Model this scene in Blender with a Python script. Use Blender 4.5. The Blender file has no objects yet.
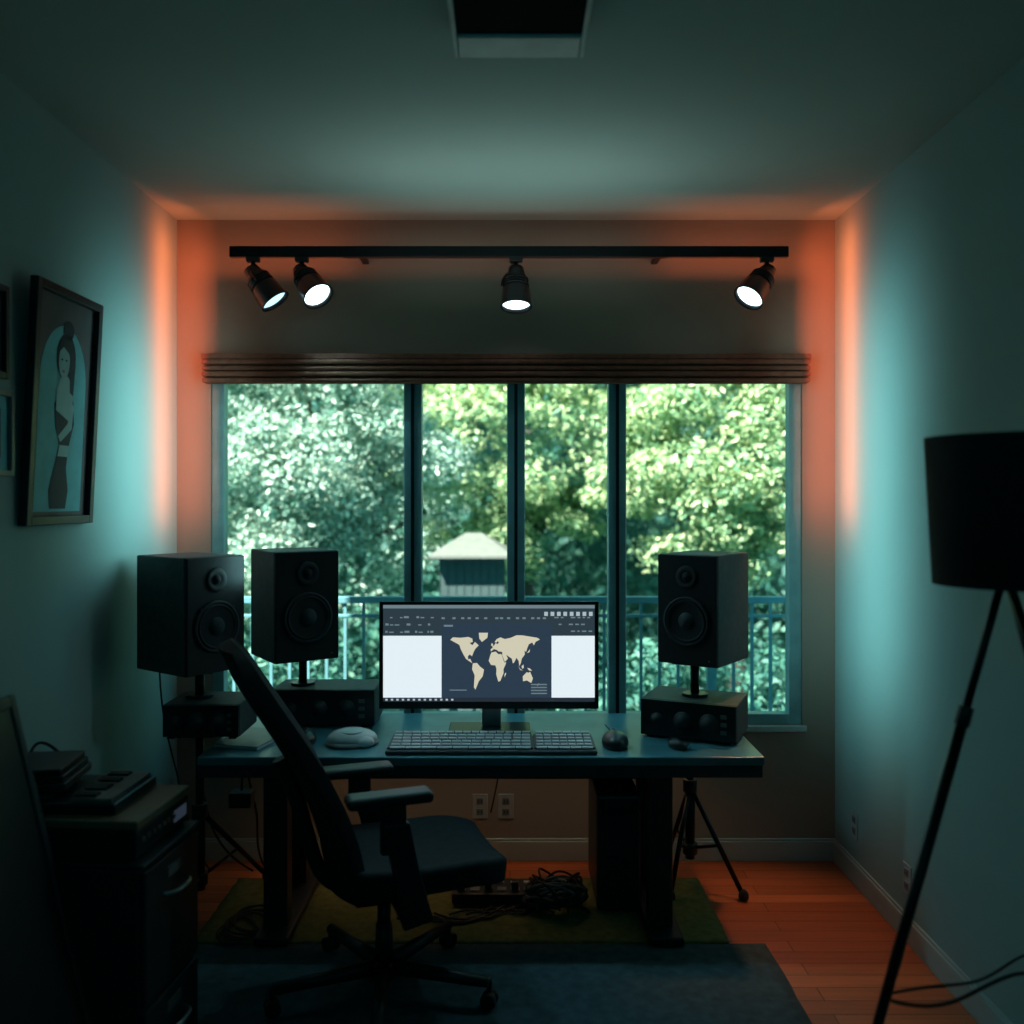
import bpy, bmesh, math, random
import numpy as np
from mathutils import Vector, Matrix
random.seed(7); np.random.seed(7)
S = bpy.context.scene
COL = S.collection
try:
    S.view_settings.view_transform = 'Standard'
except Exception: pass

# ---------------------------------------------------------------- materials
def mat(name, col, rough=0.6, metal=0.0, var=0.12, scale=12, bump=0.0, emit=None, es=1.0, spec=0.5, coat=0):
    m = bpy.data.materials.new(name); m.use_nodes = True
    nt = m.node_tree; b = nt.nodes['Principled BSDF']
    b.inputs['Roughness'].default_value = rough
    b.inputs['Metallic'].default_value = metal
    b.inputs['Specular IOR Level'].default_value = spec
    b.inputs['Coat Weight'].default_value = coat
    tc = nt.nodes.new('ShaderNodeTexCoord'); n = nt.nodes.new('ShaderNodeTexNoise')
    n.inputs['Scale'].default_value = scale; n.inputs['Detail'].default_value = 4
    nt.links.new(tc.outputs['Object'], n.inputs['Vector'])
    r = nt.nodes.new('ShaderNodeValToRGB')
    r.color_ramp.elements[0].position = .3; r.color_ramp.elements[1].position = .7
    r.color_ramp.elements[0].color = (*[c*(1-var) for c in col], 1)
    r.color_ramp.elements[1].color = (*[min(1, c*(1+var)) for c in col], 1)
    nt.links.new(n.outputs['Fac'], r.inputs['Fac'])
    nt.links.new(r.outputs['Color'], b.inputs['Base Color'])
    if bump > 0:
        n2 = nt.nodes.new('ShaderNodeTexNoise'); n2.inputs['Scale'].default_value = scale*12
        nt.links.new(tc.outputs['Object'], n2.inputs['Vector'])
        bp = nt.nodes.new('ShaderNodeBump'); bp.inputs['Strength'].default_value = bump
        bp.inputs['Distance'].default_value = .004
        nt.links.new(n2.outputs['Fac'], bp.inputs['Height']); nt.links.new(bp.outputs['Normal'], b.inputs['Normal'])
    if emit:
        b.inputs['Emission Color'].default_value = (*emit, 1); b.inputs['Emission Strength'].default_value = es
    return m

M = {}
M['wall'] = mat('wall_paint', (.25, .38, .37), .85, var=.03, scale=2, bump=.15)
M['wallback'] = mat('wall_paint_warm_lit', (.25, .22, .18), .85, var=.03, scale=2, bump=.15)  # wall paint with the warm light on this wall mixed into its colour
M['ceil'] = mat('ceiling_paint', (.28, .38, .36), .9, var=.03, scale=2, bump=.1)
M['trim'] = mat('trim_paint', (.34, .42, .41), .5, var=.03)
M['alu'] = mat('window_frame_metal', (.19, .36, .38), .4, .2)
M['black'] = mat('black_plastic', (.012, .014, .016), .42)
M['black2'] = mat('black_satin', (.016, .018, .021), .3)
M['blackm'] = mat('black_metal', (.015, .017, .02), .35, .6)
M['fabric'] = mat('chair_fabric', (.010, .014, .018), .85, var=.3, scale=40, bump=.4, spec=.3)
M['desk'] = mat('desk_top', (.055, .18, .22), .34, var=.25, scale=6)
M['deskedge'] = mat('desk_edge', (.03, .038, .045), .45)
M['spkbody'] = mat('speaker_baffle', (.010, .012, .014), .6, var=.2, scale=30, spec=.3)
M['spkside'] = mat('speaker_vinyl', (.034, .048, .053), .6, var=.2, scale=30, spec=.3)
M['cone'] = mat('speaker_cone', (.022, .025, .028), .7, spec=.2)
M['ring'] = mat('speaker_ring', (.030, .036, .040), .6, spec=.3)
M['rubber'] = mat('rubber', (.008, .008, .009), .6)
M['vent'] = mat('vent_mesh', (.004, .004, .005), .9, spec=.1)
M['grey'] = mat('grey_plastic', (.12, .14, .15), .45)
M['light'] = mat('light_plastic', (.45, .5, .5), .4)
M['plate'] = mat('outlet_plastic', (.30, .33, .32), .4)
M['key'] = mat('key_cap', (.34, .38, .40), .5)
M['kbase'] = mat('keyboard_base', (.05, .06, .065), .5)
M['metal'] = mat('brushed_metal', (.3, .32, .33), .35, .9)
M['paper'] = mat('paper', (.5, .55, .55), .8)
M['pkey'] = mat('aged_key', (.12, .13, .12), .5)
M['beige'] = mat('beige_plastic', (.15, .13, .08), .5)
M['blind'] = mat('blind_fabric', (.20, .085, .058), .95, var=.2, scale=30, spec=0)
M['shade'] = mat('lamp_shade_fabric', (.012, .014, .018), .9, var=.2, scale=60, bump=.3)
M['cab'] = mat('cabinet_metal', (.035, .045, .05), .4, .3)
M['lens'] = mat('spot_lens', (.9, .95, 1), .3, emit=(.72, .95, 1), es=5)
M['lensdim'] = mat('spot_lens_dim', (.6, .8, .9), .3, emit=(.5, .85, 1), es=1.6)
M['rug1'] = mat('rug_olive', (.13, .14, .04), .95, var=.25, scale=30, bump=.8)
M['rug2'] = mat('rug_slate', (.040, .075, .09), .95, var=.3, scale=25, bump=.9)
M['bark'] = mat('bark', (.06, .05, .04), .9)
M['rail'] = mat('railing_metal', (.13, .30, .34), .5, .2)
M['deckm'] = mat('balcony_concrete', (.15, .2, .2), .9)
M['shedw'] = mat('shed_wood', (.045, .075, .075), .8)
M['shedb'] = mat('shed_batten', (.03, .05, .05), .8)
M['shedr'] = mat('shed_roof', (.17, .17, .15), .8)
def emi(name, c, s):
    return mat(name, (0.01, 0.01, 0.01), .3, emit=c, es=s, var=0)
M['s_white'] = emi('screen_white', (.84, .95, 1), .92)
M['s_navy'] = emi('screen_navy', (.028, .050, .080), .9)
M['s_bar'] = emi('screen_toolbar', (.030, .050, .065), .9)
M['s_grey'] = emi('screen_grey', (.17, .24, .27), .9)
M['s_pale'] = emi('screen_pale', (.45, .55, .58), .9)
M['s_cream'] = emi('screen_cream', (.70, .66, .50), .9)
M['s_dark'] = emi('screen_dark', (.02, .03, .045), .9)
M['p_bg'] = mat('print_background', (.10, .085, .09), .7)
M['p_blue'] = mat('print_pale_blue', (.13, .42, .47), .7)
M['p_skin'] = mat('print_skin', (.30, .46, .47), .7)
M['p_ink'] = mat('print_ink', (.012, .02, .03), .7)
M['p_rust'] = mat('print_rust', (.35, .13, .08), .7)

def floor_mat():
    m = bpy.data.materials.new('wood_floor'); m.use_nodes = True
    nt = m.node_tree; b = nt.nodes['Principled BSDF']; b.inputs['Roughness'].default_value = .36
    tc = nt.nodes.new('ShaderNodeTexCoord')
    br = nt.nodes.new('ShaderNodeTexBrick'); br.inputs['Scale'].default_value = 1
    br.inputs['Brick Width'].default_value = 1.1; br.inputs['Row Height'].default_value = .085
    br.inputs['Mortar Size'].default_value = .0018; br.offset = .37
    br.inputs['Color1'].default_value = (.70, .20, .07, 1); br.inputs['Color2'].default_value = (.44, .11, .038, 1)
    br.inputs['Mortar'].default_value = (.05, .015, .006, 1)
    nt.links.new(tc.outputs['Object'], br.inputs['Vector'])
    mp = nt.nodes.new('ShaderNodeMapping'); mp.inputs['Scale'].default_value = (2.5, 45, 1)
    nt.links.new(tc.outputs['Object'], mp.inputs['Vector'])
    n = nt.nodes.new('ShaderNodeTexNoise'); n.inputs['Scale'].default_value = 1; n.inputs['Detail'].default_value = 6
    nt.links.new(mp.outputs['Vector'], n.inputs['Vector'])
    mx = nt.nodes.new('ShaderNodeMix'); mx.data_type = 'RGBA'; mx.blend_type = 'MULTIPLY'; mx.inputs[0].default_value = .6
    nt.links.new(br.outputs['Color'], mx.inputs[6]); nt.links.new(n.outputs['Fac'], mx.inputs[7])
    nt.links.new(mx.outputs[2], b.inputs['Base Color'])
    return m
M['floor'] = floor_mat()

def leaf_mat(name, c0, c1, c2):
    m = bpy.data.materials.new(name); m.use_nodes = True
    nt = m.node_tree; b = nt.nodes['Principled BSDF']; b.inputs['Roughness'].default_value = .55
    g = nt.nodes.new('ShaderNodeNewGeometry'); r = nt.nodes.new('ShaderNodeValToRGB')
    e = r.color_ramp.elements; e[0].color = (*c0, 1); e[1].color = (*c2, 1)
    k = e.new(.5); k.color = (*c1, 1)
    nt.links.new(g.outputs['Random Per Island'], r.inputs['Fac'])
    nt.links.new(r.outputs['Color'], b.inputs['Base Color'])
    t = nt.nodes.new('ShaderNodeBsdfTranslucent'); nt.links.new(r.outputs['Color'], t.inputs['Color'])
    mx = nt.nodes.new('ShaderNodeMixShader'); mx.inputs[0].default_value = .3
    nt.links.new(b.outputs[0], mx.inputs[1]); nt.links.new(t.outputs[0], mx.inputs[2])
    nt.links.new(mx.outputs[0], nt.nodes['Material Output'].inputs['Surface'])
    return m
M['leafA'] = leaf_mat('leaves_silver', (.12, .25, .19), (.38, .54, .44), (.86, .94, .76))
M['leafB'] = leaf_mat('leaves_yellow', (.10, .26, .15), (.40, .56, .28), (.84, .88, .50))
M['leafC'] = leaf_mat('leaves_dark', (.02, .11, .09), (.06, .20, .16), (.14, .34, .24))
def glass_mat():
    m = bpy.data.materials.new('window_glass'); m.use_nodes = True
    nt = m.node_tree; nt.nodes.remove(nt.nodes['Principled BSDF'])
    t = nt.nodes.new('ShaderNodeBsdfTransparent'); t.inputs[0].default_value = (.92, .98, .98, 1)
    g = nt.nodes.new('ShaderNodeBsdfGlossy'); g.inputs['Roughness'].default_value = .02
    mx = nt.nodes.new('ShaderNodeMixShader'); mx.inputs[0].default_value = .04
    nt.links.new(t.outputs[0], mx.inputs[1]); nt.links.new(g.outputs[0], mx.inputs[2])
    nt.links.new(mx.outputs[0], nt.nodes['Material Output'].inputs['Surface'])
    return m
M['glass'] = glass_mat()

# ---------------------------------------------------------------- geometry helpers
def add(name, me, m, smooth=False):
    o = bpy.data.objects.new(name, me); COL.objects.link(o)
    if m: me.materials.append(M[m] if isinstance(m, str) else m)
    if smooth:
        for p in me.polygons: p.use_smooth = True
    return o
def bevel(o, w, seg=2):
    b = o.modifiers.new('bevel', 'BEVEL'); b.width = w; b.segments = seg; b.limit_method = 'ANGLE'
    return o
def boxes(name, L, m, bev=0):
    V, F = [], []
    for (x0, x1, y0, y1, z0, z1) in L:
        k = len(V)
        V += [(x0,y0,z0),(x1,y0,z0),(x1,y1,z0),(x0,y1,z0),(x0,y0,z1),(x1,y0,z1),(x1,y1,z1),(x0,y1,z1)]
        F += [tuple(k+i for i in f) for f in [(0,3,2,1),(4,5,6,7),(0,1,5,4),(1,2,6,5),(2,3,7,6),(3,0,4,7)]]
    me = bpy.data.meshes.new(name); me.from_pydata(V, [], F)
    o = add(name, me, m)
    if bev: bevel(o, bev)
    return o
def box(name, x0, x1, y0, y1, z0, z1, m, bev=.004):
    return boxes(name, [(x0,x1,y0,y1,z0,z1)], m, bev)
def cyl(name, p0, p1, r, m, r2=None, seg=28, bev=0):
    p0, p1 = Vector(p0), Vector(p1); d = p1-p0
    bm = bmesh.new()
    bmesh.ops.create_cone(bm, cap_ends=True, segments=seg, radius1=r, radius2=r if r2 is None else r2, depth=d.length)
    q = d.to_track_quat('Z', 'Y').to_matrix().to_4x4()
    bmesh.ops.transform(bm, matrix=Matrix.Translation((p0+p1)/2) @ q, verts=bm.verts)
    me = bpy.data.meshes.new(name); bm.to_mesh(me); bm.free()
    for p in me.polygons: p.use_smooth = len(p.vertices) == 4
    o = add(name, me, m)
    if bev: bevel(o, bev)
    return o
def lathe(name, prof, m, origin=(0,0,0), axis=(0,0,1), seg=40):
    """prof: list of (radius, height) spun about axis"""
    q = Vector(axis).to_track_quat('Z', 'Y'); V, F = [], []
    for (r, h) in prof:
        for i in range(seg):
            a = 2*math.pi*i/seg
            V.append(tuple(Vector(origin) + q @ Vector((r*math.cos(a), r*math.sin(a), h))))
    for j in range(len(prof)-1):
        for i in range(seg):
            F.append((j*seg+i, j*seg+(i+1)%seg, (j+1)*seg+(i+1)%seg, (j+1)*seg+i))
    me = bpy.data.meshes.new(name); me.from_pydata(V, [], F)
    return add(name, me, m, True)
def tube(name, pts, r, m, cyclic=False):
    c = bpy.data.curves.new(name, 'CURVE'); c.dimensions = '3D'; c.bevel_depth = r; c.bevel_resolution = 3
    s = c.splines.new('NURBS'); s.points.add(len(pts)-1)
    for p, q in zip(s.points, pts): p.co = (*q, 1)
    s.order_u = min(4, len(pts)); s.use_endpoint_u = True; s.use_cyclic_u = cyclic; s.resolution_u = 8
    c.use_fill_caps = True
    o = bpy.data.objects.new(name, c); COL.objects.link(o); c.materials.append(M[m]); return o
def flat(name, pts, y, m):
    """polygon in the local XZ plane facing -Y"""
    me = bpy.data.meshes.new(name)
    area = sum(pts[i][0]*pts[(i+1)%len(pts)][1]-pts[(i+1)%len(pts)][0]*pts[i][1] for i in range(len(pts)))
    if area < 0: pts = pts[::-1]
    me.from_pydata([(p[0], y, p[1]) for p in pts], [], [tuple(range(len(pts)))])
    return add(name, me, m)
def rect(name, x0, x1, z0, z1, y, m): return flat(name, [(x0,z0),(x1,z0),(x1,z1),(x0,z1)], y, m)
def ell(cx, cz, rx, rz, n=28): return [(cx+rx*math.cos(2*math.pi*i/n), cz+rz*math.sin(2*math.pi*i/n)) for i in range(n)]
def blob(name, loc, sc, m, flatbot=True):
    bm = bmesh.new(); bmesh.ops.create_uvsphere(bm, u_segments=32, v_segments=18, radius=1)
    for v in bm.verts:
        if flatbot and v.co.z < -.35: v.co.z = -.35
        v.co = Vector((v.co.x*sc[0]+loc[0], v.co.y*sc[1]+loc[1], (v.co.z+(.35 if flatbot else 0))*sc[2]+loc[2]))
    me = bpy.data.meshes.new(name); bm.to_mesh(me); bm.free(); return add(name, me, m, True)
def group(name, parts, loc=(0,0,0), rot=(0,0,0)):
    e = bpy.data.objects.new(name, None); COL.objects.link(e); e.empty_display_size = .1
    e.location = loc; e.rotation_euler = rot
    for p in parts: p.parent = e
    return e

# ---------------------------------------------------------------- room shell (camera stands at x=0,y=0)
XL, XR, YB, YF, ZC = -1.619, 1.580, 4.375, -0.5, 3.111
WX0, WX1, WZ0, WZ1 = -1.454, 1.420, .656, 2.40
boxes('floor', [(XL-.15, XR+.15, YF-.15, YB+.15, -.1, 0)], 'floor')
boxes('ceiling', [(XL-.15, XR+.15, YF-.15, YB+.15, ZC, ZC+.15)], 'ceil')
boxes('wall_left', [(XL-.15, XL, YF-.15, YB+.15, 0, ZC)], 'wall')
boxes('wall_right', [(XR, XR+.15, YF-.15, YB+.15, 0, ZC)], 'wall')
boxes('wall_rear', [(XL, XR, YF-.15, YF, 0, ZC)], 'wall')
boxes('wall_back', [(XL, WX0, YB, YB+.15, 0, ZC), (WX1, XR, YB, YB+.15, 0, ZC),
                    (WX0, WX1, YB, YB+.15, 0, WZ0), (WX0, WX1, YB, YB+.15, WZ1, ZC)], 'wallback')
def baseboard(name, L):
    return boxes(name, L, 'trim', .004)
baseboard('baseboard_back', [(XL, XR, YB-.016, YB, 0, .095), (XL, XR, YB-.010, YB, .095, .108)])
baseboard('baseboard_left', [(XL, XL+.016, YF, YB-.016, 0, .095), (XL, XL+.010, YF, YB-.016, .095, .108)])
baseboard('baseboard_right', [(XR-.016, XR, YF, YB-.016, 0, .095), (XR-.010, XR, YF, YB-.016, .095, .108)])

# window
ya, yb = YB+.01, YB+.075
fr = []
fr.append(boxes('frame', [(WX0, WX0+.06, ya, yb, WZ0, WZ1), (WX1-.06, WX1, ya, yb, WZ0, WZ1),
                (WX0+.06, WX1-.06, ya, yb, WZ0, WZ0+.052), (WX0+.06, WX1-.06, ya, yb, WZ1-.06, WZ1)], 'alu', .004))
mull = [-.474, .029, .523]
fr.append(boxes('mullions', [(c-.044, c+.044, ya-.004, yb, WZ0+.05, WZ1-.05) for c in mull], 'alu', .006))
fr.append(boxes('sash_beads', [(c-.008, c+.008, ya-.012, ya-.004, WZ0+.05, WZ1-.05) for c in mull], 'blackm', .001))
fr.append(boxes('glass', [(WX0+.06, WX1-.06, yb-.030, yb-.026, WZ0+.05, WZ1-.05)], 'glass'))
group('window_1', fr)
boxes('trim_1', [(WX0-.02, WX1+.02, YB-.018, YB+.012, WZ0-.03, WZ0-.001)], 'trim', .004)

# roman blind stacked up at the head of the window
P = [box('headrail', -1.478, 1.442, YB-.075, YB-.002, 2.425, 2.450, 'blind', .004)]
fold = []
for i in range(4):
    z = 2.425-.029*i
    fold.append((-1.474, 1.438, YB-.085+.008*(i%2), YB-.006, z-.026, z-.002))
P.append(boxes('folds', fold, 'blind', .009))
group('roman_blind', P)

# ---------------------------------------------------------------- track lights
P = [box('rail', -1.291, 1.282, 4.135, 4.17, 2.868, 2.918, 'blackm', .003)]
P.append(boxes('wall_brackets', [(x-.015, x+.015, 4.168, YB, 2.895, 2.912) for x in (-.7, .02, .7)], 'blackm', .002))
track = group('track_rail', P)
def spot_head(x, d, lens='lens'):
    d = Vector(d).normalized(); y = 4.152
    pv = Vector((x, y, 2.800))
    parts = [box('adapter', x-.03, x+.03, y-.016, y+.016, 2.848, 2.869, 'black', .003),
             cyl('stem', (x, y, 2.85), (x, y, 2.79), .010, 'blackm')]
    a = pv + d*.005; c = a + d*.165
    parts.append(lathe('housing', [(0.0, -.03), (.034, -.028), (.040, 0), (.042, .012), (.050, .02), (.054, .07), (.064, .085), (.070, .16), (.073, .168), (.066, .168), (.062, .155)], 'black2', a, d))
    parts.append(lathe('fins', [(.050, .03), (.058, .032), (.058, .038), (.052, .040), (.058, .046), (.058, .052), (.053, .054), (.060, .060), (.060, .066), (.054, .068)], 'blackm', a, d))
    parts.append(lathe('lens', [(.0, .158), (.03, .156), (.063, .150)], lens, a, d))
    side = d.cross(Vector((0, 0, 1))).normalized()
    b = a + d*.05
    parts.append(tube('yoke', [pv+Vector((0,0,.005)), pv+side*.060+Vector((0,0,0)), b+side*.064, b+side*.064+d*.01], .007, 'blackm'))
    parts.append(tube('cord', [pv+Vector((0,0,.03)), pv+Vector((0.0,.03,.02)), a-d*.05+Vector((0,.02,0)), a-d*.02], .004, 'rubber'))
    group('track_spotlight', parts)
    return a + d*.175, d
heads = [spot_head(-1.185, (.52, -.02, -.68), 'lensdim'), spot_head(-.960, (.50, -.40, -.70)),
         spot_head(.028, (.0, -.22, -.92)), spot_head(1.185, (-.55, -.30, -.72))]

# ceiling vent: dark opening with a pale far lip
P = [boxes('housing', [(-.162, -.148, 1.9, 2.62, 3.035, ZC), (.200, .214, 1.9, 2.62, 3.035, ZC),
                       (-.148, .200, 1.9, 1.95, 3.035, ZC), (-.148, .200, 2.50, 2.62, 3.035, ZC)], 'light', .006),
     box('grille_back', -.148, .200, 1.95, 2.50, 3.045, ZC, 'vent', 0)]
group('ceiling_vent', P)

# ---------------------------------------------------------------- desk
P = [box('top', -1.242, 1.012, 3.57, 4.31, .695, .73, 'desk', .006),
     box('front_rail', -1.236, 1.006, 3.578, 3.62, .645, .6945, 'deskedge', .003),
     box('back_rail', -1.1, .9, 4.20, 4.24, .635, .6945, 'deskedge', .003)]
for i, x in enumerate((-.94, .604)):
    P.append(box(f'column_{i+1}', x-.048, x+.048, 3.60, 3.69, .03, .694, 'black', .006))
    P.append(box(f'column_inner_{i+1}', x-.034, x+.034, 3.60+.40, 3.69+.40, .03, .694, 'black', .006))
    P.append(box(f'foot_{i+1}', x-.06, x+.075, 3.50, 4.22, .011, .045, 'black', .008))
    P.append(box(f'cross_{i+1}', x-.03, x+.03, 3.66, 4.05, .60, .67, 'black', .004))
P.append(box('modesty_beam', -.9, .57, 4.03, 4.06, .5, .6, 'black', .004))
group('desk', P)

# ---------------------------------------------------------------- speakers
def speaker(w, d, h, loc, rz):
    x, y = w/2, d/2
    P = [box('cabinet', -x, x, -y+.012, y, 0, h, 'spkside', .006),
         box('baffle', -x+.002, x-.002, -y, -y+.014, .002, h-.002, 'spkbody', .005)]
    f = -y-.0005
    wr = w*.38; wz = h*.40
    P.append(lathe('woofer_ring', [(wr, 0), (wr*1.0, .007), (wr*.92, .010), (wr*.86, .004)], 'ring', (0, f, wz), (0, -1, 0)))
    P.append(lathe('woofer_surround', [(wr*.88, .003), (wr*.82, .012), (wr*.74, .003)], 'rubber', (0, f, wz), (0, -1, 0)))
    P.append(lathe('woofer_cone', [(wr*.75, .004), (wr*.5, .0015), (wr*.34, .0008)], 'cone', (0, f, wz), (0, -1, 0)))
    P.append(lathe('dust_cap', [(wr*.36, .001), (wr*.28, .010), (wr*.14, .016), (0, .018)], 'ring', (0, f, wz), (0, -1, 0)))
    tz = h*.80; tr = w*.17
    P.append(lathe('tweeter_guide', [(tr*1.05, 0), (tr, .006), (tr*.6, .001)], 'ring', (0, f, tz), (0, -1, 0)))
    P.append(lathe('tweeter_dome', [(tr*.42, .001), (tr*.3, .009), (0, .013)], 'cone', (0, f, tz), (0, -1, 0)))
    for k, (sx, sz) in enumerate(((-1, 1), (1, 1), (-1, -1), (1, -1))):
        P.append(cyl(f'screw_{k+1}', (sx*wr*.72, f, wz+sz*wr*.72), (sx*wr*.72, f-.010, wz+sz*wr*.72), .004, 'ring', seg=10))
    P.append(cyl('power_led', (x*.75, f, h*.06), (x*.75, f-.002, h*.06), .004, 'grey', seg=10))
    return group('studio_speaker', P, loc, (0, 0, rz))
speaker(.280, .35, .475, (-1.337, 3.77, 1.045), math.radians(54))
speaker(.295, .33, .485, (-.980, 4.09, 1.040), math.radians(34))
speaker(.275, .34, .470, (.850, 3.95, 1.048), math.radians(-37))

def amp(w, d, h, loc, rz, pole, ph, name='audio_amplifier'):
    x, y = w/2, d/2
    P = [box('case', -x, x, -y+.008, y, .008, h, 'spkside', .006),
         box('front_panel', -x+.002, x-.002, -y, -y+.010, .010, h-.002, 'black2', .003)]
    for k, (kx, r) in enumerate(((-.32, .024), (-.05, .036), (.22, .036))):
        P.append(lathe(f'knob_{k+1}', [(r*1.1, 0), (r*1.05, .006), (r*.8, .006), (r*.75, .022), (0, .024)], 'ring', (kx*w, -y, h*.5), (0, -1, 0)))
    P.append(boxes('buttons', [(w*.34, w*.40, -y-.004, -y, h*(.25+.2*i), h*(.35+.2*i)) for i in range(3)], 'grey', .001))
    P.append(boxes('feet', [(sx*x*.8-.015, sx*x*.8+.015, sy*y*.8-.015, sy*y*.8+.015, 0, .009) for sx in (-1, 1) for sy in (-1, 1)], 'rubber'))
    P.append(cyl('riser_base', (*pole, h), (*pole, h+.012), .055, 'blackm', bev=.003))
    P.append(cyl('riser_pole', (*pole, h), (*pole, ph), .019, 'blackm'))
    P.append(box('riser_plate', pole[0]-.08, pole[0]+.08, pole[1]-.08, pole[1]+.08, ph-.008, ph, 'blackm', .002))
    return group(name, P, loc, (0, 0, rz))
amp(.46, .24, .17, (-.835, 4.15, .731), 0, (-.12, 0.0), .308)
amp(.41, .29, .165, (.808, 3.935, .731), math.radians(-24), (0, 0.0), .316)
amp(.31, .26, .14, (-1.245, 3.75, .786), 0, (-.055, .02), .258)

def tripod(px, py, top, feet, plate=True):
    P = [cyl('pole', (px, py, .22), (px, py, top), .017, 'blackm'), cyl('lower_tube', (px, py, .12), (px, py, .45), .022, 'blackm'),
         cyl('collar', (px, py, .42), (px, py, .48), .032, 'black', bev=.004),
         cyl('hub', (px, py, .14), (px, py, .19), .034, 'black', bev=.004)]
    for i, (fx, fy) in enumerate(feet):
        v = Vector((px, py, .45)); f = Vector((fx, fy, .018))
        P.append(cyl(f'leg_{i+1}', v, f, .011, 'blackm'))
        P.append(blob(f'foot_{i+1}', (fx, fy, .0095), (.022, .022, .03), 'rubber'))
        mid = v.lerp(f, .55)
        P.append(cyl(f'brace_{i+1}', (px, py, .165), mid, .007, 'blackm'))
    if plate: P.append(box('plate', px-.09, px+.09, py-.09, py+.09, top-.008, top, 'blackm', .002))
    return group('speaker_stand', P)
tripod(-1.30, 3.77, .785, [(-1.12, 4.15), (-1.52, 3.92), (-1.26, 3.38)])
tripod(.82, 4.10, .694, [(1.02, 3.93), (.74, 4.30), (.70, 3.93)])

# ---------------------------------------------------------------- monitor
P = [box('body', -.571, .386, 3.955, 3.985, .837, 1.302, 'black', .006),
     box('bezel', -.574, .389, 3.945, 3.956, .834, 1.305, 'black2', .003),
     box('rear_bulge', -.35, .17, 3.984, 4.02, .92, 1.2, 'black', .012),
     box('neck', -.125, -.04, 4.0, 4.03, .742, 1.0, 'metal', .006),
     box('base', -.27, .09, 3.90, 4.08, .731, .745, 'blackm', .006)]
yS = 3.9445
sx0, sx1, sz0, sz1 = -.556, .371, .866, 1.290
P.append(rect('screen_panel', sx0, sx1, sz0, sz1, yS, 's_bar'))
P.append(rect('title_bar', sx0, sx1, 1.275, sz1, yS-.0004, 's_grey'))
mx0, mx1 = -.300, .182
P.append(rect('document_left', sx0, mx0, .884, 1.155, yS-.0004, 's_white'))
P.append(rect('document_right', mx1, sx1, .884, 1.155, yS-.0004, 's_white'))
P.append(rect('map_view', mx0, mx1, .884, 1.212, yS-.0006, 's_navy'))
P.append(rect('task_bar', sx0, sx1, sz0, .884, yS-.0005, 's_dark'))
tb = []
rr = random.Random(3)
for r_ in range(3):
    x = sx0+.01
    while x < mx0-.03:
        w_ = rr.uniform(.006, .022)
        if rr.random() < .8: tb.append((x, x+w_, yS-.0009, yS-.0005, 1.168+.032*r_, 1.168+.032*r_+rr.choice([.005, .009])))
        x += w_+.006
    x = mx1+.012
    while x < sx1-.02 :
        w_ = rr.uniform(.008, .02)
        if rr.random() < .7: tb.append((x, x+w_, yS-.0009, yS-.0005, 1.172+.03*r_, 1.172+.03*r_+.006))
        x += w_+.01
x = mx0
while x < .16:
    tb.append((x, x+.014, yS-.0009, yS-.0005, 1.228, 1.236)); x += rr.uniform(.02, .05)
P.append(boxes('toolbar_icons', tb, 's_grey'))
tb = []
x = .15
while x < sx1-.02:
    tb.append((x, x+.016, yS-.0012, yS-.0008, 1.242, 1.260)); x += .028
x = sx0+.01
while x < -.25:
    tb.append((x, x+.010, yS-.0012, yS-.0008, .871, .879)); x += .024
P.append(boxes('bright_icons', tb, 's_pale'))
P.append(boxes('map_markers', [(mx0+.035, mx0+.11, yS-.0012, yS-.0008, .915+.012*i, .919+.012*i) for i in range(1)] +
   [(mx1-.09, mx1-.02, yS-.0012, yS-.0008, .90+.013*i, .905+.013*i) for i in range(4)] + [(mx0+.01, mx0+.05, yS-.0012, yS-.0008, 1.195, 1.203)], 's_grey'))
conts = [
 [(-165,65),(-155,71),(-125,70),(-95,72),(-80,68),(-78,60),(-90,58),(-80,52),(-70,60),(-55,52),(-68,44),(-75,36),(-81,26),(-90,30),(-97,26),(-96,18),(-88,20),(-84,14),(-79,9),(-92,14),(-105,20),(-115,31),(-124,42),(-130,53),(-150,60)],
 [(-55,82),(-20,82),(-22,70),(-43,60),(-53,68)],
 [(-78,9),(-62,10),(-50,1),(-35,-6),(-40,-22),(-55,-34),(-68,-54),(-74,-48),(-71,-20),(-81,-5)],
 [(-9,37),(-9,43),(-1,46),(-4,49),(5,52),(8,57),(18,55),(22,59),(18,62),(12,58),(6,60),(14,67),(28,71),(45,67),(68,70),(90,76),(110,76),(140,73),(170,70),(180,66),(163,60),(157,52),(150,59),(137,54),(130,43),(127,36),(121,40),(122,30),(110,20),(107,10),(101,2),(98,15),(90,22),(80,10),(76,9),(72,20),(60,25),(50,30),(57,20),(45,12),(35,28),(35,36),(27,37),(22,37),(14,41),(3,43)],
 [(-17,15),(-10,30),(-6,35),(10,37),(20,31),(32,31),(43,11),(51,11),(40,-5),(40,-15),(35,-22),(28,-33),(20,-35),(12,-18),(13,-5),(9,4),(-8,5)],
 [(114,-22),(122,-17),(130,-12),(136,-14),(142,-11),(153,-27),(147,-38),(138,-35),(130,-32),(115,-34)],
 [(95,5),(105,-5),(115,-8),(104,-7),(100,-1)], [(109,2),(117,6),(118,-2),(112,-4)], [(131,-2),(141,-3),(150,-9),(138,-8)],
 [(44,-25),(50,-16),(49,-13),(44,-17)], [(130,33),(137,35),(142,43),(140,36)], [(-8,51),(-5,58),(1,53),(-3,50)], [(172,-41),(178,-38),(170,-46)]]
cx, cz = (mx0+mx1)/2-.015, 1.040
for i, c in enumerate(conts):
    P.append(flat(f'continent_{i+1}', [(cx+lo/180*.205, cz+(la-12)/90*.165) for lo, la in c], yS-.0010, 's_cream'))
group('computer_monitor', P)

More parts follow.
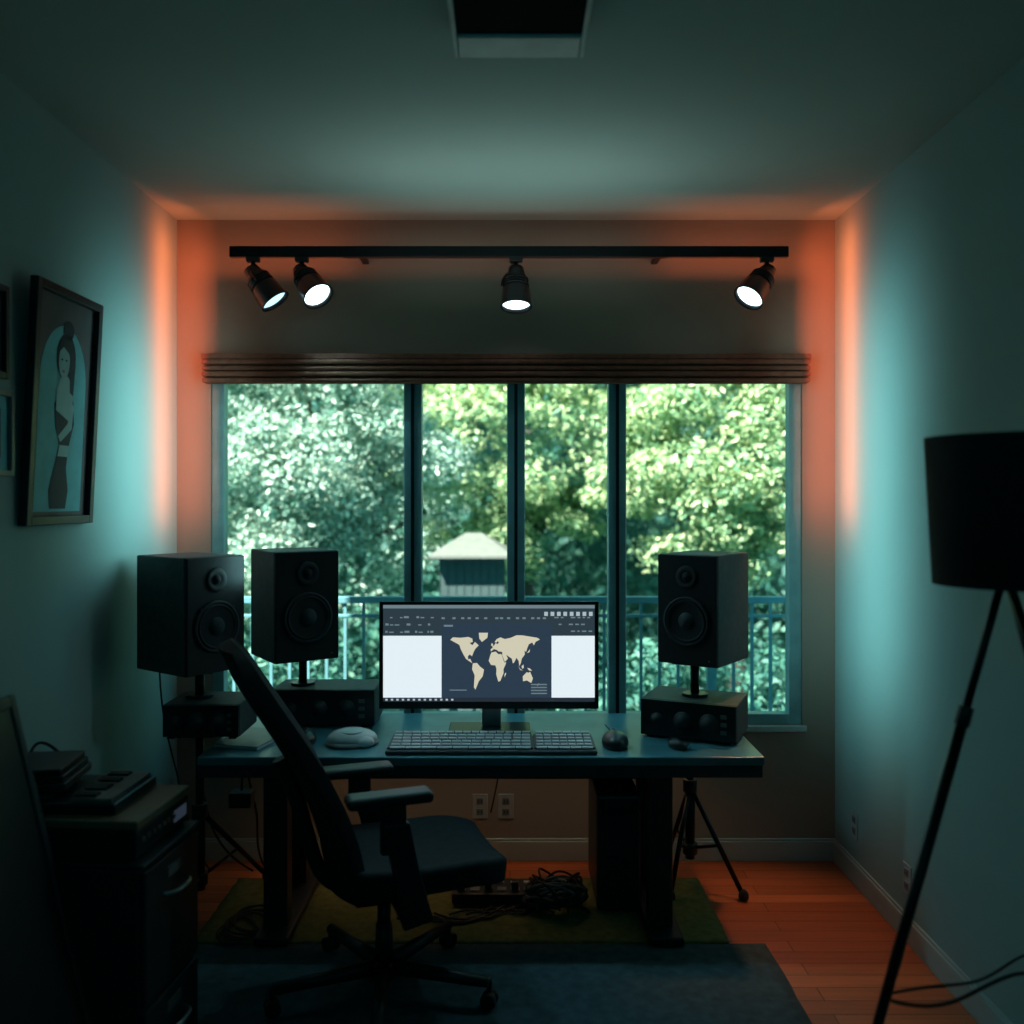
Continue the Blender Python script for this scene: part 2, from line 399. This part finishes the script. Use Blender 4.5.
# ---------------------------------------------------------------- keyboard
keys = []
def keyrow(x0, x1, n, y, d, z):
    w = (x1-x0)/n
    for i in range(n): keys.append((x0+w*i+.002, x0+w*(i+1)-.002, y, y+d-.005, z, z+.009))
for r_ in range(6):
    y = 3.607+.036*r_; z = .748+.003*r_
    n = [9, 14, 14, 15, 15, 16][r_]
    keyrow(-.485, .085, n, y, .035, z)
    keyrow(.105, .335, [5, 7, 7, 7, 7, 6][r_], y, .035, z)
P = [boxes('base', [(-.50, .350, 3.592, 3.832, .731, .748)], 'kbase', .006),
     boxes('deck', [(-.495, .093, 3.62, 3.828, .745, .755), (.098, .345, 3.62, 3.828, .745, .755)], 'kbase', .003),
     boxes('keys', keys, 'key', .0015)]
group('computer_keyboard', P)

def mouse(x, y, s, m='black2', rz=0):
    P = [blob('body', (0, 0, .004), (.038*s, .058*s, .030*s), m), blob('base', (0, 0, 0), (.036*s, .056*s, .010), 'rubber'),
         cyl('wheel', (-.004*s, -.0-.0+.03*s, .036*s), (.004*s, .03*s, .036*s), .008*s, 'grey', seg=16),
         boxes('button_seam', [(-.0008, .0008, .012*s, .05*s, .02*s, .0395*s)], 'rubber')]
    return group('computer_mouse', P, (x, y, .731), (0, 0, rz))
mouse(.435, 3.73, 1.45); mouse(.690, 3.70, .85, rz=.5); mouse(-.86, 3.78, 1.2)
P = [blob('base', (0, 0, 0), (.112, .090, .022), 'grey'), blob('shell', (0, .005, .006), (.105, .082, .044), 'light'),
     lathe('rim', [(.056, .050), (.052, .058), (.046, .054)], 'grey', (0, 0, 0), (0, 0, 1)),
     blob('hand_rest', (.045, -.045, .004), (.045, .04, .03), 'light')]
group('desk_hub', P, (-.660, 3.76, .731), (0, 0, .2))
P = [box('pages', -.10, .10, -.14, .14, 0, .012, 'paper', .002), box('cover', -.102, .102, -.142, .142, .012, .015, 'grey', .001)]
group('notebook', P, (-1.09, 3.90-.08, .731), (0, 0, -.25))

# ---------------------------------------------------------------- PC tower and floor clutter
P = [box('case', .367, .552, 3.81, 4.22, .018, .50, 'black', .008), box('front_bezel', .369, .550, 3.795, 3.812, .020, .498, 'black2', .006),
     boxes('vents', [(.40, .52, 3.792, 3.796, .06+.02*i, .068+.02*i) for i in range(10)], 'rubber'),
     box('drive_bay', .385, .535, 3.792, 3.796, .42, .455, 'blackm', .001),
     boxes('feet', [(x, x+.03, y, y+.03, .0095, .019) for x in (.375, .515) for y in (3.83, 4.17)], 'rubber')]
group('computer_tower', P)
P = [box('body', -.25, .14, 3.86, 4.02, .018, .060, 'black', .006),
     boxes('sockets', [(-.23+.058*i, -.19+.058*i, 3.885, 3.925, .060, .065) for i in range(6)], 'grey', .002),
     boxes('switches', [(-.23+.058*i, -.20+.058*i, 3.965, 3.985, .060, .066) for i in range(6)], 'light', .002),
     boxes('plugs', [(-.225+.116*i, -.195+.116*i, 3.885, 3.92, .063, .10) for i in range(3)], 'black', .004),
     boxes('feet', [(-.24, -.2, 3.88, 4.0, .0095, .019), (.09, .13, 3.88, 4.0, .0095, .019)], 'rubber')]
group('power_strip', P)
rr = random.Random(11)
P = []
for k in range(13):
    pts = []
    for i in range(16):
        a = i*1.1+k
        pts.append((.19+rr.uniform(.05, .19)*math.cos(a), 3.85+rr.uniform(.03, .14)*math.sin(a), .018+rr.uniform(0, .15)*(1 if i % 3 else .3)))
    P.append(tube(f'strand_{k+1}', pts, .0050, 'rubber' if k % 3 else 'grey'))
for k in range(6):
    pts = [(.2-.05*k, 3.88, .02)]+[(.1-.05*k-.06*i+rr.uniform(-.03, .03), 3.80-.02*k+rr.uniform(-.06, .06), .016) for i in range(6)]
    P.append(tube(f'trail_{k+1}', pts, .0045, 'rubber'))
group('cable_tangle', P)
P = []
for k in range(4):
    pts = [(-1.10+.02*k+(.08+.01*k)*math.cos(i*.9)+rr.uniform(-.02, .02), 3.62+.03*k+.13*math.sin(i*.9)+rr.uniform(-.02, .02), .020+.003*k) for i in range(14)]
    P.append(tube(f'loop_{k+1}', pts, .004, 'rubber'))
group('floor_cable', P)
P = [tube('lead_1', [(-.09, YB-.03, .26), (-.10, 4.3, .22), (-.06, 4.25, .40), (-.03, 4.22, .60), (-.02, 4.2, .69)], .004, 'rubber'),
     tube('lead_2', [(-1.36, 3.95, .95), (-1.45, 4.1, .7), (-1.40, 4.1, .4), (-1.34, 4.1, .15), (-1.2, 4.2, .02)], .005, 'rubber'),
     tube('lead_3', [(-1.15, 4.0, .68), (-1.22, 4.1, .5), (-1.12, 4.15, .3), (-1.18, 4.1, .1), (-1.0, 4.0, .02)], .005, 'rubber'),
     tube('lead_4', [(-1.5, 3.85, 1.1), (-1.56, 4.0, .8), (-1.50, 4.1, .5), (-1.46, 4.1, .2), (-1.40, 4.2, .02)], .004, 'rubber'),
     tube('lead_5', [(.40, 4.25, .45), (.40, 4.3, .62), (.42, 4.28, .72), (.44, 4.0, .74), (.44, 3.82, .745)], .003, 'rubber')]
group('hanging_cable', P)
P = [box('adapter', -1.26, -1.16, 4.02, 4.10, .37, .44, 'black', .008), tube('adapter_lead', [(-1.21, 4.06, .44), (-1.22, 4.08, .55), (-1.15, 4.1, .69)], .005, 'rubber')]
group('power_adapter', P)

# outlets
def outlet(loc, rz):
    P = [box('plate', -.038, .038, -.006, 0, -.06, .06, 'plate', .003),
         box('socket_upper', -.017, .017, -.009, -.005, .010, .042, 'grey', .004), box('socket_lower', -.017, .017, -.009, -.005, -.042, -.010, 'grey', .004),
         boxes('slots', [(sx-.002, sx+.002, -.0098, -.008, z-.006, z+.006) for sx in (-.007, .007) for z in (-.026, .026)], 'rubber')]
    group('wall_outlet', P, loc, (0, 0, rz))
outlet((-.146, YB, .262), 0); outlet((-.020, YB, .262), 0)
outlet((XR, 4.12, .262), -math.pi/2); outlet((XR, 3.573, .245), -math.pi/2)

# rugs
def rug(name, x0, x1, y0, y1, t, m):
    nx, ny = 40, 30; V = []; F = []
    for j in range(ny+1):
        for i in range(nx+1):
            V.append((x0+(x1-x0)*i/nx+(rr.uniform(-.003, .003)), y0+(y1-y0)*j/ny+rr.uniform(-.003, .003), t+rr.uniform(-.0006, .0006)))
    for j in range(ny):
        for i in range(nx):
            a = j*(nx+1)+i; F.append((a, a+1, a+nx+2, a+nx+1))
    me = bpy.data.meshes.new(name); me.from_pydata(V, [], F); o = add(name, me, m, True)
    s = o.modifiers.new('s', 'SOLIDIFY'); s.thickness = t-.0008; s.offset = -1
    return o
rug('area_rug', -1.25, .865, 3.545, 4.145, .008, 'rug1')
rug('area_rug.001', -1.22, 1.005, 1.2, 3.53, .010, 'rug2')

# ---------------------------------------------------------------- office chair (local: faces +x)
def chair():
    P = []
    prof = [(.40, -.165), (.50, -.185), (.60, -.205), (.72, -.245), (.84, -.30), (.96, -.37), (1.08, -.445), (1.18, -.505), (1.245, -.54)]
    def px(z):
        for (a, xa), (b, xb) in zip(prof, prof[1:]):
            if z <= b: return xa+(xb-xa)*(z-a)/(b-a)
        return prof[-1][1]
    nu, nv = 12, 20; V = []; F = []
    for j in range(nv+1):
        t = j/nv; z = .40+(1.245-.40)*t
        w = .20+.045*math.sin(min(1, t*1.4)*math.pi*.6)
        if t > .82: w *= math.sqrt(max(.15, 1-((t-.82)/.18)**2*.75))
        if t < .12: w *= .80+.2*t/.12
        for i in range(nu+1):
            u = -1+2*i/nu
            V.append((px(z)+.065*u*u*(1-.4*t), u*w, z+(.02*(1-u*u) if t > .9 else 0)))
    for j in range(nv):
        for i in range(nu):
            a = j*(nu+1)+i; F.append((a, a+1, a+nu+2, a+nu+1))
    me = bpy.data.meshes.new('backrest'); me.from_pydata(V, [], F); o = add('backrest', me, 'fabric', True)
    s = o.modifiers.new('s', 'SOLIDIFY'); s.thickness = .05; s.offset = 0
    b = o.modifiers.new('b', 'BEVEL'); b.width = .015; b.segments = 3; b.limit_method = 'ANGLE'
    P.append(o)
    P.append(tube('back_spine', [(.02, 0, .40), (-.12, 0, .38), (-.22, 0, .42), (-.26, 0, .56), (-.305, 0, .74), (-.36, 0, .86)], .026, 'black'))
    nu, nv = 16, 16; V = []; F = []
    for j in range(nv+1):
        v = -1+2*j/nv
        for i in range(nu+1):
            u = i/nu
            x = -.15+.55*u; w = .235+.02*math.sin(u*math.pi)
            if u > .8: w *= math.sqrt(1-((u-.8)/.2)**2*.35)
            z = .515 - .035*max(0, (u-.65)/.35)**2 + .015*v*v - .012*math.sin(u*math.pi)
            V.append((x, v*w, z))
    for j in range(nv):
        for i in range(nu):
            a = j*(nu+1)+i; F.append((a, a+1, a+nu+2, a+nu+1))
    me = bpy.data.meshes.new('seat'); me.from_pydata(V, [], F); o = add('seat', me, 'fabric', True)
    s = o.modifiers.new('s', 'SOLIDIFY'); s.thickness = .085; s.offset = -1
    b = o.modifiers.new('b', 'BEVEL'); b.width = .03; b.segments = 4; b.limit_method = 'ANGLE'
    P.append(o)
    P.append(box('seat_pan', -.10, .30, -.19, .19, .405, .432, 'black', .01))
    P.append(box('mechanism', -.12, .14, -.09, .09, .345, .41, 'black', .015))
    P.append(cyl('tilt_lever', (.03, -.09, .37), (.05, -.26, .36), .008, 'blackm'))
    for s_, nm in ((-1, 'right'), (1, 'left')):
        y = s_*.292; dz = 0 if s_ < 0 else -.075
        arm = box(f'armrest_{nm}', -.185, .095, y-.045, y+.045, .762+dz, .800+dz, 'black', .017); arm.modifiers[0].segments = 4
        P.append(arm)
        P.append(boxes(f'arm_upper_{nm}', [(-.075, .01, y-.014, y+.014, .60, .765+dz)], 'black', .010))
        me = bpy.data.meshes.new('arm_post'); t_ = .018
        pts = [(-.07, .70+dz), (.02, .70+dz), (.05, .55), (.10, .37), (.00, .35), (-.03, .52)]
        n = len(pts); V = [(a, y-t_, b_) for a, b_ in pts]+[(a, y+t_, b_) for a, b_ in pts]
        F = [tuple(range(n)), tuple(range(2*n-1, n-1, -1))]+[(i, n+i, n+(i+1)%n, (i+1)%n) for i in range(n)]
        me.from_pydata(V, [], F); bm = bmesh.new(); bm.from_mesh(me); bmesh.ops.recalc_face_normals(bm, faces=bm.faces); bm.to_mesh(me); bm.free()
        P.append(bevel(add(f'arm_post_{nm}', me, 'black'), .008))
        P.append(box(f'arm_bracket_{nm}', .00, .09, min(y, s_*.08), max(y, s_*.08), .355, .385, 'black', .008))
    P.append(cyl('gas_lift', (0, 0, .13), (0, 0, .35), .024, 'blackm'))
    P.append(cyl('lift_cover', (0, 0, .10), (0, 0, .25), .034, 'black', r2=.028))
    P.append(lathe('base_hub', [(0, .055), (.045, .06), (.052, .085), (.045, .115), (.03, .12)], 'black'))
    for k in range(5):
        a = math.radians(72*k-34); c, s_ = math.cos(a), math.sin(a)
        e = Vector((.385*c, .385*s_, .085))
        P.append(cyl(f'base_leg_{k+1}', (.03*c, .03*s_, .095), e, .028, 'black', r2=.018))
        P.append(cyl(f'caster_stem_{k+1}', e+Vector((0, 0, .005)), e+Vector((0, 0, -.045)), .009, 'blackm'))
        n_ = Vector((-s_, c, 0))
        cpt = Vector((e.x, e.y, .028))
        for q in (-1, 1):
            P.append(cyl(f'caster_{k+1}_{q+2}', cpt+n_*.005*q, cpt+n_*.026*q, .027, 'rubber', seg=24, bev=.004))
        P.append(cyl(f'caster_hood_{k+1}', cpt+n_*-.007, cpt+n_*.007, .024, 'black', seg=20))
    return group('office_chair', P, (-.445, 3.18, .011), (0, 0, math.radians(20)))
chair()

# ---------------------------------------------------------------- filing cabinet + stacked gear
P = [box('carcass', -.29, .275, -.17, .17, .012, .735, 'cab', .008), box('top', -.295, .292, -.175, .175, .735, .75, 'cab', .005)]
for i, (a, b) in enumerate(((.03, .34), (.355, .725))):
    P.append(box(f'drawer_{i+1}', .274, .292, -.163, .163, a, b, 'cab', .005))
    zz = b-.10
    P.append(tube(f'handle_{i+1}', [(.29, -.06, zz), (.325, -.055, zz), (.328, 0, zz), (.325, .055, zz), (.29, .06, zz)], .007, 'metal'))
    P.append(box(f'label_holder_{i+1}', .291, .295, -.04, .04, zz+.035, zz+.065, 'grey', .001))
P.append(boxes('feet', [(x, x+.04, y, y+.04, 0, .013) for x in (-.28, .23) for y in (-.16, .12)], 'rubber'))
CR = math.radians(-5.3)
group('filing_cabinet', P, (-1.265, 2.635, .0108), (0, 0, CR))
P = [box('body', -.27, .26, -.16, .16, .008, .085, 'black', .006), box('lid', -.272, .264, -.163, .163, .086, .112, 'beige', .006),
     boxes('buttons', [(.258, .264, -.13+.03*i, -.115+.03*i, .045, .057) for i in range(7)], 'metal', .001),
     box('display', .258, .262, .06, .14, .03, .065, 's_dark', .001),
     boxes('feet', [(x, x+.03, y, y+.03, 0, .009) for x in (-.25, .2) for y in (-.15, .12)], 'rubber')]
group('stereo_receiver', P, (-1.262, 2.635, .7613), (0, 0, CR))
P = [box('case', -.20, .19, -.135, .135, 0, .03, 'black2', .006),
     boxes('white_keys', [(.06, .175, -.125+.0192*i, -.108+.0192*i, .03, .042) for i in range(13)], 'pkey', .001),
     boxes('black_keys', [(.06, .125, -.112+.0192*i, -.102+.0192*i, .042, .050) for i in (0, 1, 3, 4, 5, 7, 8, 10, 11)], 'black', .001),
     boxes('pads', [(-.17+.04*i, -.14+.04*i, -.10+.05*j, -.065+.05*j, .03, .036) for i in range(4) for j in range(4)], 'grey', .002)]
group('midi_keyboard', P, (-1.28, 2.64, .875), (0, 0, CR+.05))
P = [box('book_1', -.12, .10, -.12, .10, 0, .022, 'cab', .003), box('book_2', -.12, .09, -.11, .10, .023, .040, 'black2', .003),
     box('book_3', -.10, .08, -.10, .10, .041, .058, 'black', .003)]
group('book_stack', P, (-1.37, 2.65, .926), (0, 0, .12))
tube('audio_cable', [(-1.50, 2.78, .88), (-1.53, 2.86, .96), (-1.50, 2.88, 1.0), (-1.42, 2.86, .94), (-1.35, 2.82, .879)], .005, 'rubber')

# ---------------------------------------------------------------- easel board leaning at the left
P = [box('panel', -.012, .012, -.42, .30, .03, 1.22, 'black', .004),
     boxes('edge_frame', [(-.018, .018, .30, .325, 0, 1.25), (-.018, .018, -.445, -.42, 0, 1.25), (-.018, .018, -.42, .30, 0, .03), (-.018, .018, -.42, .30, 1.22, 1.25)], 'cab', .004)]
th = math.atan2(.206, .864)
g = group('easel_board', P, (-1.045, 2.07, .015), (0, -th, 0))
st = cyl('rear_strut', (-.02, -.05, 1.15), (-.02-.46, -.05, .135), .012, 'blackm'); st.parent = g

# ---------------------------------------------------------------- pictures on left wall
w, h = .47, .825
P = [boxes('frame', [(-w/2, -w/2+.03, -.03, 0, 0, h), (w/2-.03, w/2, -.03, 0, 0, h), (-w/2+.03, w/2-.03, -.03, 0, 0, .03), (-w/2+.03, w/2-.03, -.03, 0, h-.03, h)], 'black', .003),
     rect('print', -w/2+.03, w/2-.03, .03, h-.03, -.008, 'p_bg')]
q = .86
art = []
arch = [(-.19, .045), (.19, .045), (.19, .50)]+[(.19*math.cos(a), .50+.20*math.sin(a)) for a in [math.pi*i/20 for i in range(1, 20)]]+[(-.19, .50)]
art.append(('arch', arch, -.0095, 'p_blue'))
art.append(('dress', [(-.07,.055),(.06,.055),(.075,.12),(.05,.20),(.065,.28),(.10,.36),(.085,.44),(.03,.48),(-.03,.47),(-.07,.42),(-.05,.34),(-.015,.28),(-.05,.20),(-.085,.12)], -.011, 'p_ink'))
art.append(('bust', [(-.055,.40),(.045,.37),(.08,.43),(.065,.50),(.03,.525),(-.02,.52),(-.06,.47)], -.0115, 'p_skin'))
art.append(('arm', [(.06,.45),(.09,.42),(.08,.34),(-.01,.29),(-.03,.31),(.045,.36)], -.012, 'p_skin'))
art.append(('hair', ell(.01, .59, .078, .085), -.0112, 'p_ink'))
art.append(('hair_fall', [(.03,.62),(.088,.58),(.08,.46),(.05,.47),(.04,.54)], -.0118, 'p_ink'))
art.append(('bun', ell(.02, .688, .045, .034), -.0112, 'p_ink'))
art.append(('face', ell(-.008, .575, .045, .060), -.0122, 'p_skin'))
art.append(('neck', [(-.02,.50),(.025,.50),(.02,.55),(-.018,.55)], -.0121, 'p_skin'))
art.append(('fringe', [(-.06,.60),(-.045,.64),(.0,.655),(.045,.63),(.05,.585),(.02,.61),(-.02,.625)], -.0128, 'p_ink'))
art.append(('lips', ell(-.012, .540, .010, .005), -.0128, 'p_rust'))
art.append(('eye_l', ell(-.028, .58, .008, .004), -.0128, 'p_ink')); art.append(('eye_r', ell(.008, .58, .008, .004), -.0128, 'p_ink'))
art.append(('sash', [(-.015,.28),(.065,.28),(.055,.24),(-.03,.24)], -.0125, 'p_skin'))
for n_, pts, y, m_ in art: P.append(flat(n_, [(a*q, b) for a, b in pts], y, m_))
group('framed_art_print', P, (-1.614, 3.185, 1.665), (math.atan(.05), 0, math.pi/2))
def small_frame(y0, y1, z0, z1, fm, pm):
    w = y1-y0; h = z1-z0
    P = [boxes('frame', [(-w/2, -w/2+.02, -.02, 0, 0, h), (w/2-.02, w/2, -.02, 0, 0, h), (-w/2+.02, w/2-.02, -.02, 0, 0, .02), (-w/2+.02, w/2-.02, -.02, 0, h-.02, h)], fm, .002),
         rect('mat_board', -w/2+.02, w/2-.02, .02, h-.02, -.006, pm),
         rect('picture', -w/2+.06, w/2-.06, .06, h-.06, -.007, 'p_bg')]
    group('picture_frame', P, (XL+.002, (y0+y1)/2, z0), (0, 0, math.pi/2))
small_frame(2.52, 2.875, 2.135, 2.43, 'black', 'p_ink')
small_frame(2.50, 2.905, 1.825, 2.10, 'grey', 'p_blue')

# ---------------------------------------------------------------- floor lamp (tripod)
cx_, cy_ = 1.225, 2.2
P = [lathe('shade', [(.195, 1.905), (.176, 1.542), (.173, 1.542), (.192, 1.905)], 'shade', (cx_, cy_, 0)),
     cyl('socket', (cx_-.015, cy_, 1.58), (cx_-.015, cy_, 1.68), .022, 'black'),
     blob('bulb', (cx_-.015, cy_, 1.68), (.032, .032, .045), 'light'),
     cyl('hub', (cx_-.015, cy_, 1.55), (cx_-.015, cy_, 1.60), .030, 'blackm', bev=.004)]
for k in range(3):
    a = 2*math.pi*k/3+.5
    P.append(cyl(f'shade_spoke_{k+1}', (cx_, cy_, 1.56), (cx_+.175*math.cos(a), cy_+.175*math.sin(a), 1.56), .003, 'blackm', seg=8))
hub = Vector((cx_-.015, cy_, 1.58))
for k, f in enumerate(((.785, 2.22), (1.55, 2.02), (1.46, 1.68))):
    fv = Vector((*f, .02)); m_ = hub.lerp(fv, .25)
    P.append(cyl(f'leg_upper_{k+1}', hub, m_, .010, 'blackm')); P.append(cyl(f'leg_lower_{k+1}', hub.lerp(fv, .22), fv, .014, 'blackm', r2=.012))
    P.append(cyl(f'leg_collar_{k+1}', hub.lerp(fv, .215), hub.lerp(fv, .245), .018, 'black', bev=.002))
P.append(tube('cord', [(.925, 2.22, .52), (1.05, 2.24, .47), (1.2, 2.3, .50), (1.36, 2.4, .50), (1.50, 2.5, .42), (1.56, 2.6, .2), (1.56, 2.7, .03)], .005, 'rubber'))
P.append(tube('cord_slack', [(.925, 2.22, .53), (1.05, 2.25, .54), (1.2, 2.3, .50), (1.33, 2.36, .56), (1.50, 2.5, .50), (1.55, 2.6, .2), (1.55, 2.75, .03)], .004, 'rubber'))
group('tripod_floor_lamp', P)

# ---------------------------------------------------------------- outside: balcony, shed, trees
box('balcony_deck', -4, 4, YB+.16, 5.8, -.12, .02, 'deckm', .01)
bal = [(x-.009, x+.009, 5.59, 5.61, .12, 1.12) for x in np.arange(-3.9, 3.95, .115)]
P = [boxes('balusters', bal, 'rail'), boxes('rails', [(-4, 4, 5.57, 5.63, 1.11, 1.15), (-4, 4, 5.585, 5.615, .09, .125), (-4, 4, 5.585, 5.615, 1.02, 1.04)], 'rail', .004),
     boxes('posts', [(x-.025, x+.025, 5.575, 5.625, .02, 1.12) for x in (-3.9, -2.0, -.35, 1.25, 3.2)], 'rail', .004)]
group('balcony_railing', P)
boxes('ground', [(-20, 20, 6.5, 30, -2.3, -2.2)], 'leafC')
V = [(-.86,9.5,1.16),(.04,9.5,1.16),(.04,10.8,1.16),(-.86,10.8,1.16),(-.50,10.15,1.38),(-.32,10.15,1.38)]
me = bpy.data.meshes.new('roof'); me.from_pydata(V, [], [(0,1,5,4),(1,2,5),(2,3,4,5),(3,0,4),(0,3,2,1)])
roof = add('roof', me, 'shedr')
P = [box('walls', -.76, -.06, 9.72, 10.6, -2.2, 1.155, 'shedw', .01), roof,
     boxes('siding', [(-.76+.0875*i, -.755+.0875*i, 9.71, 9.722, -2.2, 1.15) for i in range(9)], 'shedb'),
     box('fascia', -.86, .04, 9.49, 9.51, 1.13, 1.165, 'shedr', .004)]
group('garden_shed', P)

def foliage(name, centers, radii, nleaf, size, m, trunk=None):
    """leafy crown made of diamond leaves scattered on lumpy clusters"""
    pts = []; nrm = []
    for c, r in zip(centers, radii):
        d = np.random.normal(size=(nleaf, 3)); d /= np.linalg.norm(d, axis=1)[:, None]
        rad = r*(.55+.5*np.random.rand(nleaf))[:, None]
        pts.append(np.array(c)+d*rad*np.array([1.1, 1, .7])); nrm.append(d+np.random.normal(scale=.5, size=(nleaf, 3))+np.array([0, 0, .35]))
    p = np.concatenate(pts); n = np.concatenate(nrm); n /= np.linalg.norm(n, axis=1)[:, None]
    up = np.random.normal(size=n.shape); a = np.cross(n, up); a /= np.linalg.norm(a, axis=1)[:, None]; b = np.cross(n, a)
    s = (size*(.6+.8*np.random.rand(len(p))))[:, None]
    V = np.stack([p-a*s, p-b*s*.5+a*s*.1, p+a*s, p+b*s*.5+a*s*.1], axis=1).reshape(-1, 3)
    N = len(p); me = bpy.data.meshes.new(name)
    me.vertices.add(4*N); me.vertices.foreach_set('co', V.ravel())
    me.loops.add(4*N); me.loops.foreach_set('vertex_index', np.arange(4*N, dtype=np.int32))
    me.polygons.add(N); me.polygons.foreach_set('loop_start', np.arange(0, 4*N, 4, dtype=np.int32))
    me.update(calc_edges=True); me.validate()
    o = add('crown', me, m)
    parts = [o]
    if trunk:
        x, y, z = trunk
        parts.append(cyl('trunk', (x, y, -2.2), (x+.1, y+.1, z), .16, 'bark', r2=.07))
        for k in range(5):
            c = centers[(k*7) % len(centers)]
            parts.append(tube(f'branch_{k+1}', [(x+.05, y+.05, z*.4-.3), (x+.4*(c[0]-x), y+.4*(c[1]-y), .5*(z*.3+c[2])), tuple(c)], .035, 'bark'))
    return group(name, parts)
def crown(cx, cy, cz, rx, ry, rz, n, r0, r1):
    C = []; R = []
    for _ in range(n):
        d = np.random.normal(size=3); d /= np.linalg.norm(d); k = .55+.45*random.random()
        C.append((cx+d[0]*rx*k, cy-abs(d[1])*ry*k, cz+d[2]*rz*k)); R.append(random.uniform(r0, r1))
    return C, R
def tree(name, c, r, n, leaves, size, m):
    C, R = crown(*c, *r, n, .24, .50); foliage(name, C, R, leaves, size, m, trunk=(c[0], c[1], c[2]))
tree('garden_tree', (-2.5, 11.0, 2.6), (2.0, 1.4, 2.3), 130, 480, .036, 'leafA')
tree('garden_tree', (-5.6, 11.2, 2.4), (1.6, 1.4, 2.4), 70, 300, .045, 'leafA')
tree('garden_tree', (.2, 13.6, 3.0), (2.2, 1.6, 2.3), 120, 420, .046, 'leafB')
tree('garden_tree', (2.9, 11.6, 2.5), (1.8, 1.3, 1.7), 120, 460, .040, 'leafB')
tree('garden_tree', (5.8, 11.8, 2.6), (1.8, 1.4, 2.6), 80, 300, .048, 'leafB')
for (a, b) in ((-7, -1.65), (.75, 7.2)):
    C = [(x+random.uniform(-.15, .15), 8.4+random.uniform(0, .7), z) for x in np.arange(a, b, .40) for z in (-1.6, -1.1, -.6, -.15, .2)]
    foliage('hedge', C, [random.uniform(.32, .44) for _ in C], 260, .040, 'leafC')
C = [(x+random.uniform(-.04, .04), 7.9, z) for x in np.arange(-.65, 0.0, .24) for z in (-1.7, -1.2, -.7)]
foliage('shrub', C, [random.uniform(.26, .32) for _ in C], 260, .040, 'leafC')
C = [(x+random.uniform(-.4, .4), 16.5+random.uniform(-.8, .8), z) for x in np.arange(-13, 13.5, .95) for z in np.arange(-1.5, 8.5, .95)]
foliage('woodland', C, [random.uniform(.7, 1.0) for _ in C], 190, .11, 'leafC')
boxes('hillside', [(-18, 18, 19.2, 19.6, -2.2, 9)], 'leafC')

# ---------------------------------------------------------------- lighting
def lamp(kind, name, loc, direction, color, energy, **k):
    l = bpy.data.lights.new(name, kind); l.color = color; l.energy = energy
    for a, b in k.items(): setattr(l, a, b)
    o = bpy.data.objects.new(name, l); COL.objects.link(o); o.location = loc
    o.rotation_euler = Vector(direction).to_track_quat('-Z', 'Y').to_euler(); return o
CY = (.42, .88, .90); OR = (1.0, .15, .04)
lamp('SUN', 'sun', (0, 0, 10), (.40, .55, -.74), (1, .97, .86), 21, angle=.02)
w = bpy.data.worlds.new('world'); S.world = w; w.use_nodes = True
bg = w.node_tree.nodes['Background']; bg.inputs[0].default_value = (.18, .80, .95, 1); bg.inputs[1].default_value = .85
# added unseen cyan fills that brighten the side walls (face the walls)
lamp('AREA', 'wash_fill', (-1.05, 3.88, 1.95), (-1, .10, 0), CY, 4.8, shape='RECTANGLE', size=.35, size_y=1.1, spread=2.1)
lamp('AREA', 'wash_fill', (1.05, 3.88, 1.75), (1, .10, 0), CY, 5.6, shape='RECTANGLE', size=.35, size_y=1.7, spread=2.1)
# orange corner strips
for x in (-1.47, 1.435):
    s_ = math.copysign(1, x)
    lamp('AREA', 'corner_lamp', (x, 4.18, 2.33), (s_, .30, 0), OR, 5.0, shape='RECTANGLE', size=.08, size_y=1.35)
for x, e, sz in ((-1.15, .75, .75), (1.11, .75, .75), (0, .30, 1.5)):
    lamp('AREA', 'ceiling_edge_fill', (x, 4.24, 2.84), (0, .25, 1), (1, .20, .07), e, shape='RECTANGLE', size=sz, size_y=.06)  # fills added to warm the ceiling edge; the room has no cove
lamp('AREA', 'ceiling_bounce_fill', (0, 3.75, 2.50), (0, 0, 1), (.74, .95, .88), 2.3, shape='RECTANGLE', size=1.3, size_y=.4, spread=2.6)  # added fill standing in for light bounced onto the ceiling
# dim teal ambient fill added behind the viewer, no fixture there
lamp('AREA', 'rear_teal_fill', (0, -.3, 2.3), (0, 1, -.12), (.03, .62, .78), 1.6, shape='RECTANGLE', size=2.0, size_y=.8, spread=2.4)
# unseen warm fills added under the desk and over the right-hand floor
lamp('AREA', 'under_desk_fill', (-.1, 4.20, .62), (0, -.1, -1), (1, .55, .28), .9, shape='RECTANGLE', size=2.0, size_y=.04, spread=2.0)
lamp('SPOT', 'floor_glow_fill', (1.25, 4.1, 2.0), (-.10, -.22, -1), (1, .42, .18), 42, spot_size=.80, spot_blend=1, shadow_soft_size=.05)  # added spot for the floor glow, unrelated to the tripod lamp
for p, d in heads:
    lamp('SPOT', 'track_beam', p, d, (.35, .86, 1), 14, spot_size=1.3, spot_blend=.9, shadow_soft_size=.03)

cam = bpy.data.cameras.new('camera'); co = bpy.data.objects.new('camera', cam); COL.objects.link(co)
co.location = (0, 0, 1.75); co.rotation_euler = (math.pi/2, 0, 0)
cam.sensor_width = 36; cam.lens = 900*36/1024; cam.shift_x = 2/1024; cam.shift_y = -12/1024
cam.clip_start = .05
cam.dof.use_dof = True; cam.dof.focus_distance = 3.8; cam.dof.aperture_fstop = 1.3
S.camera = co
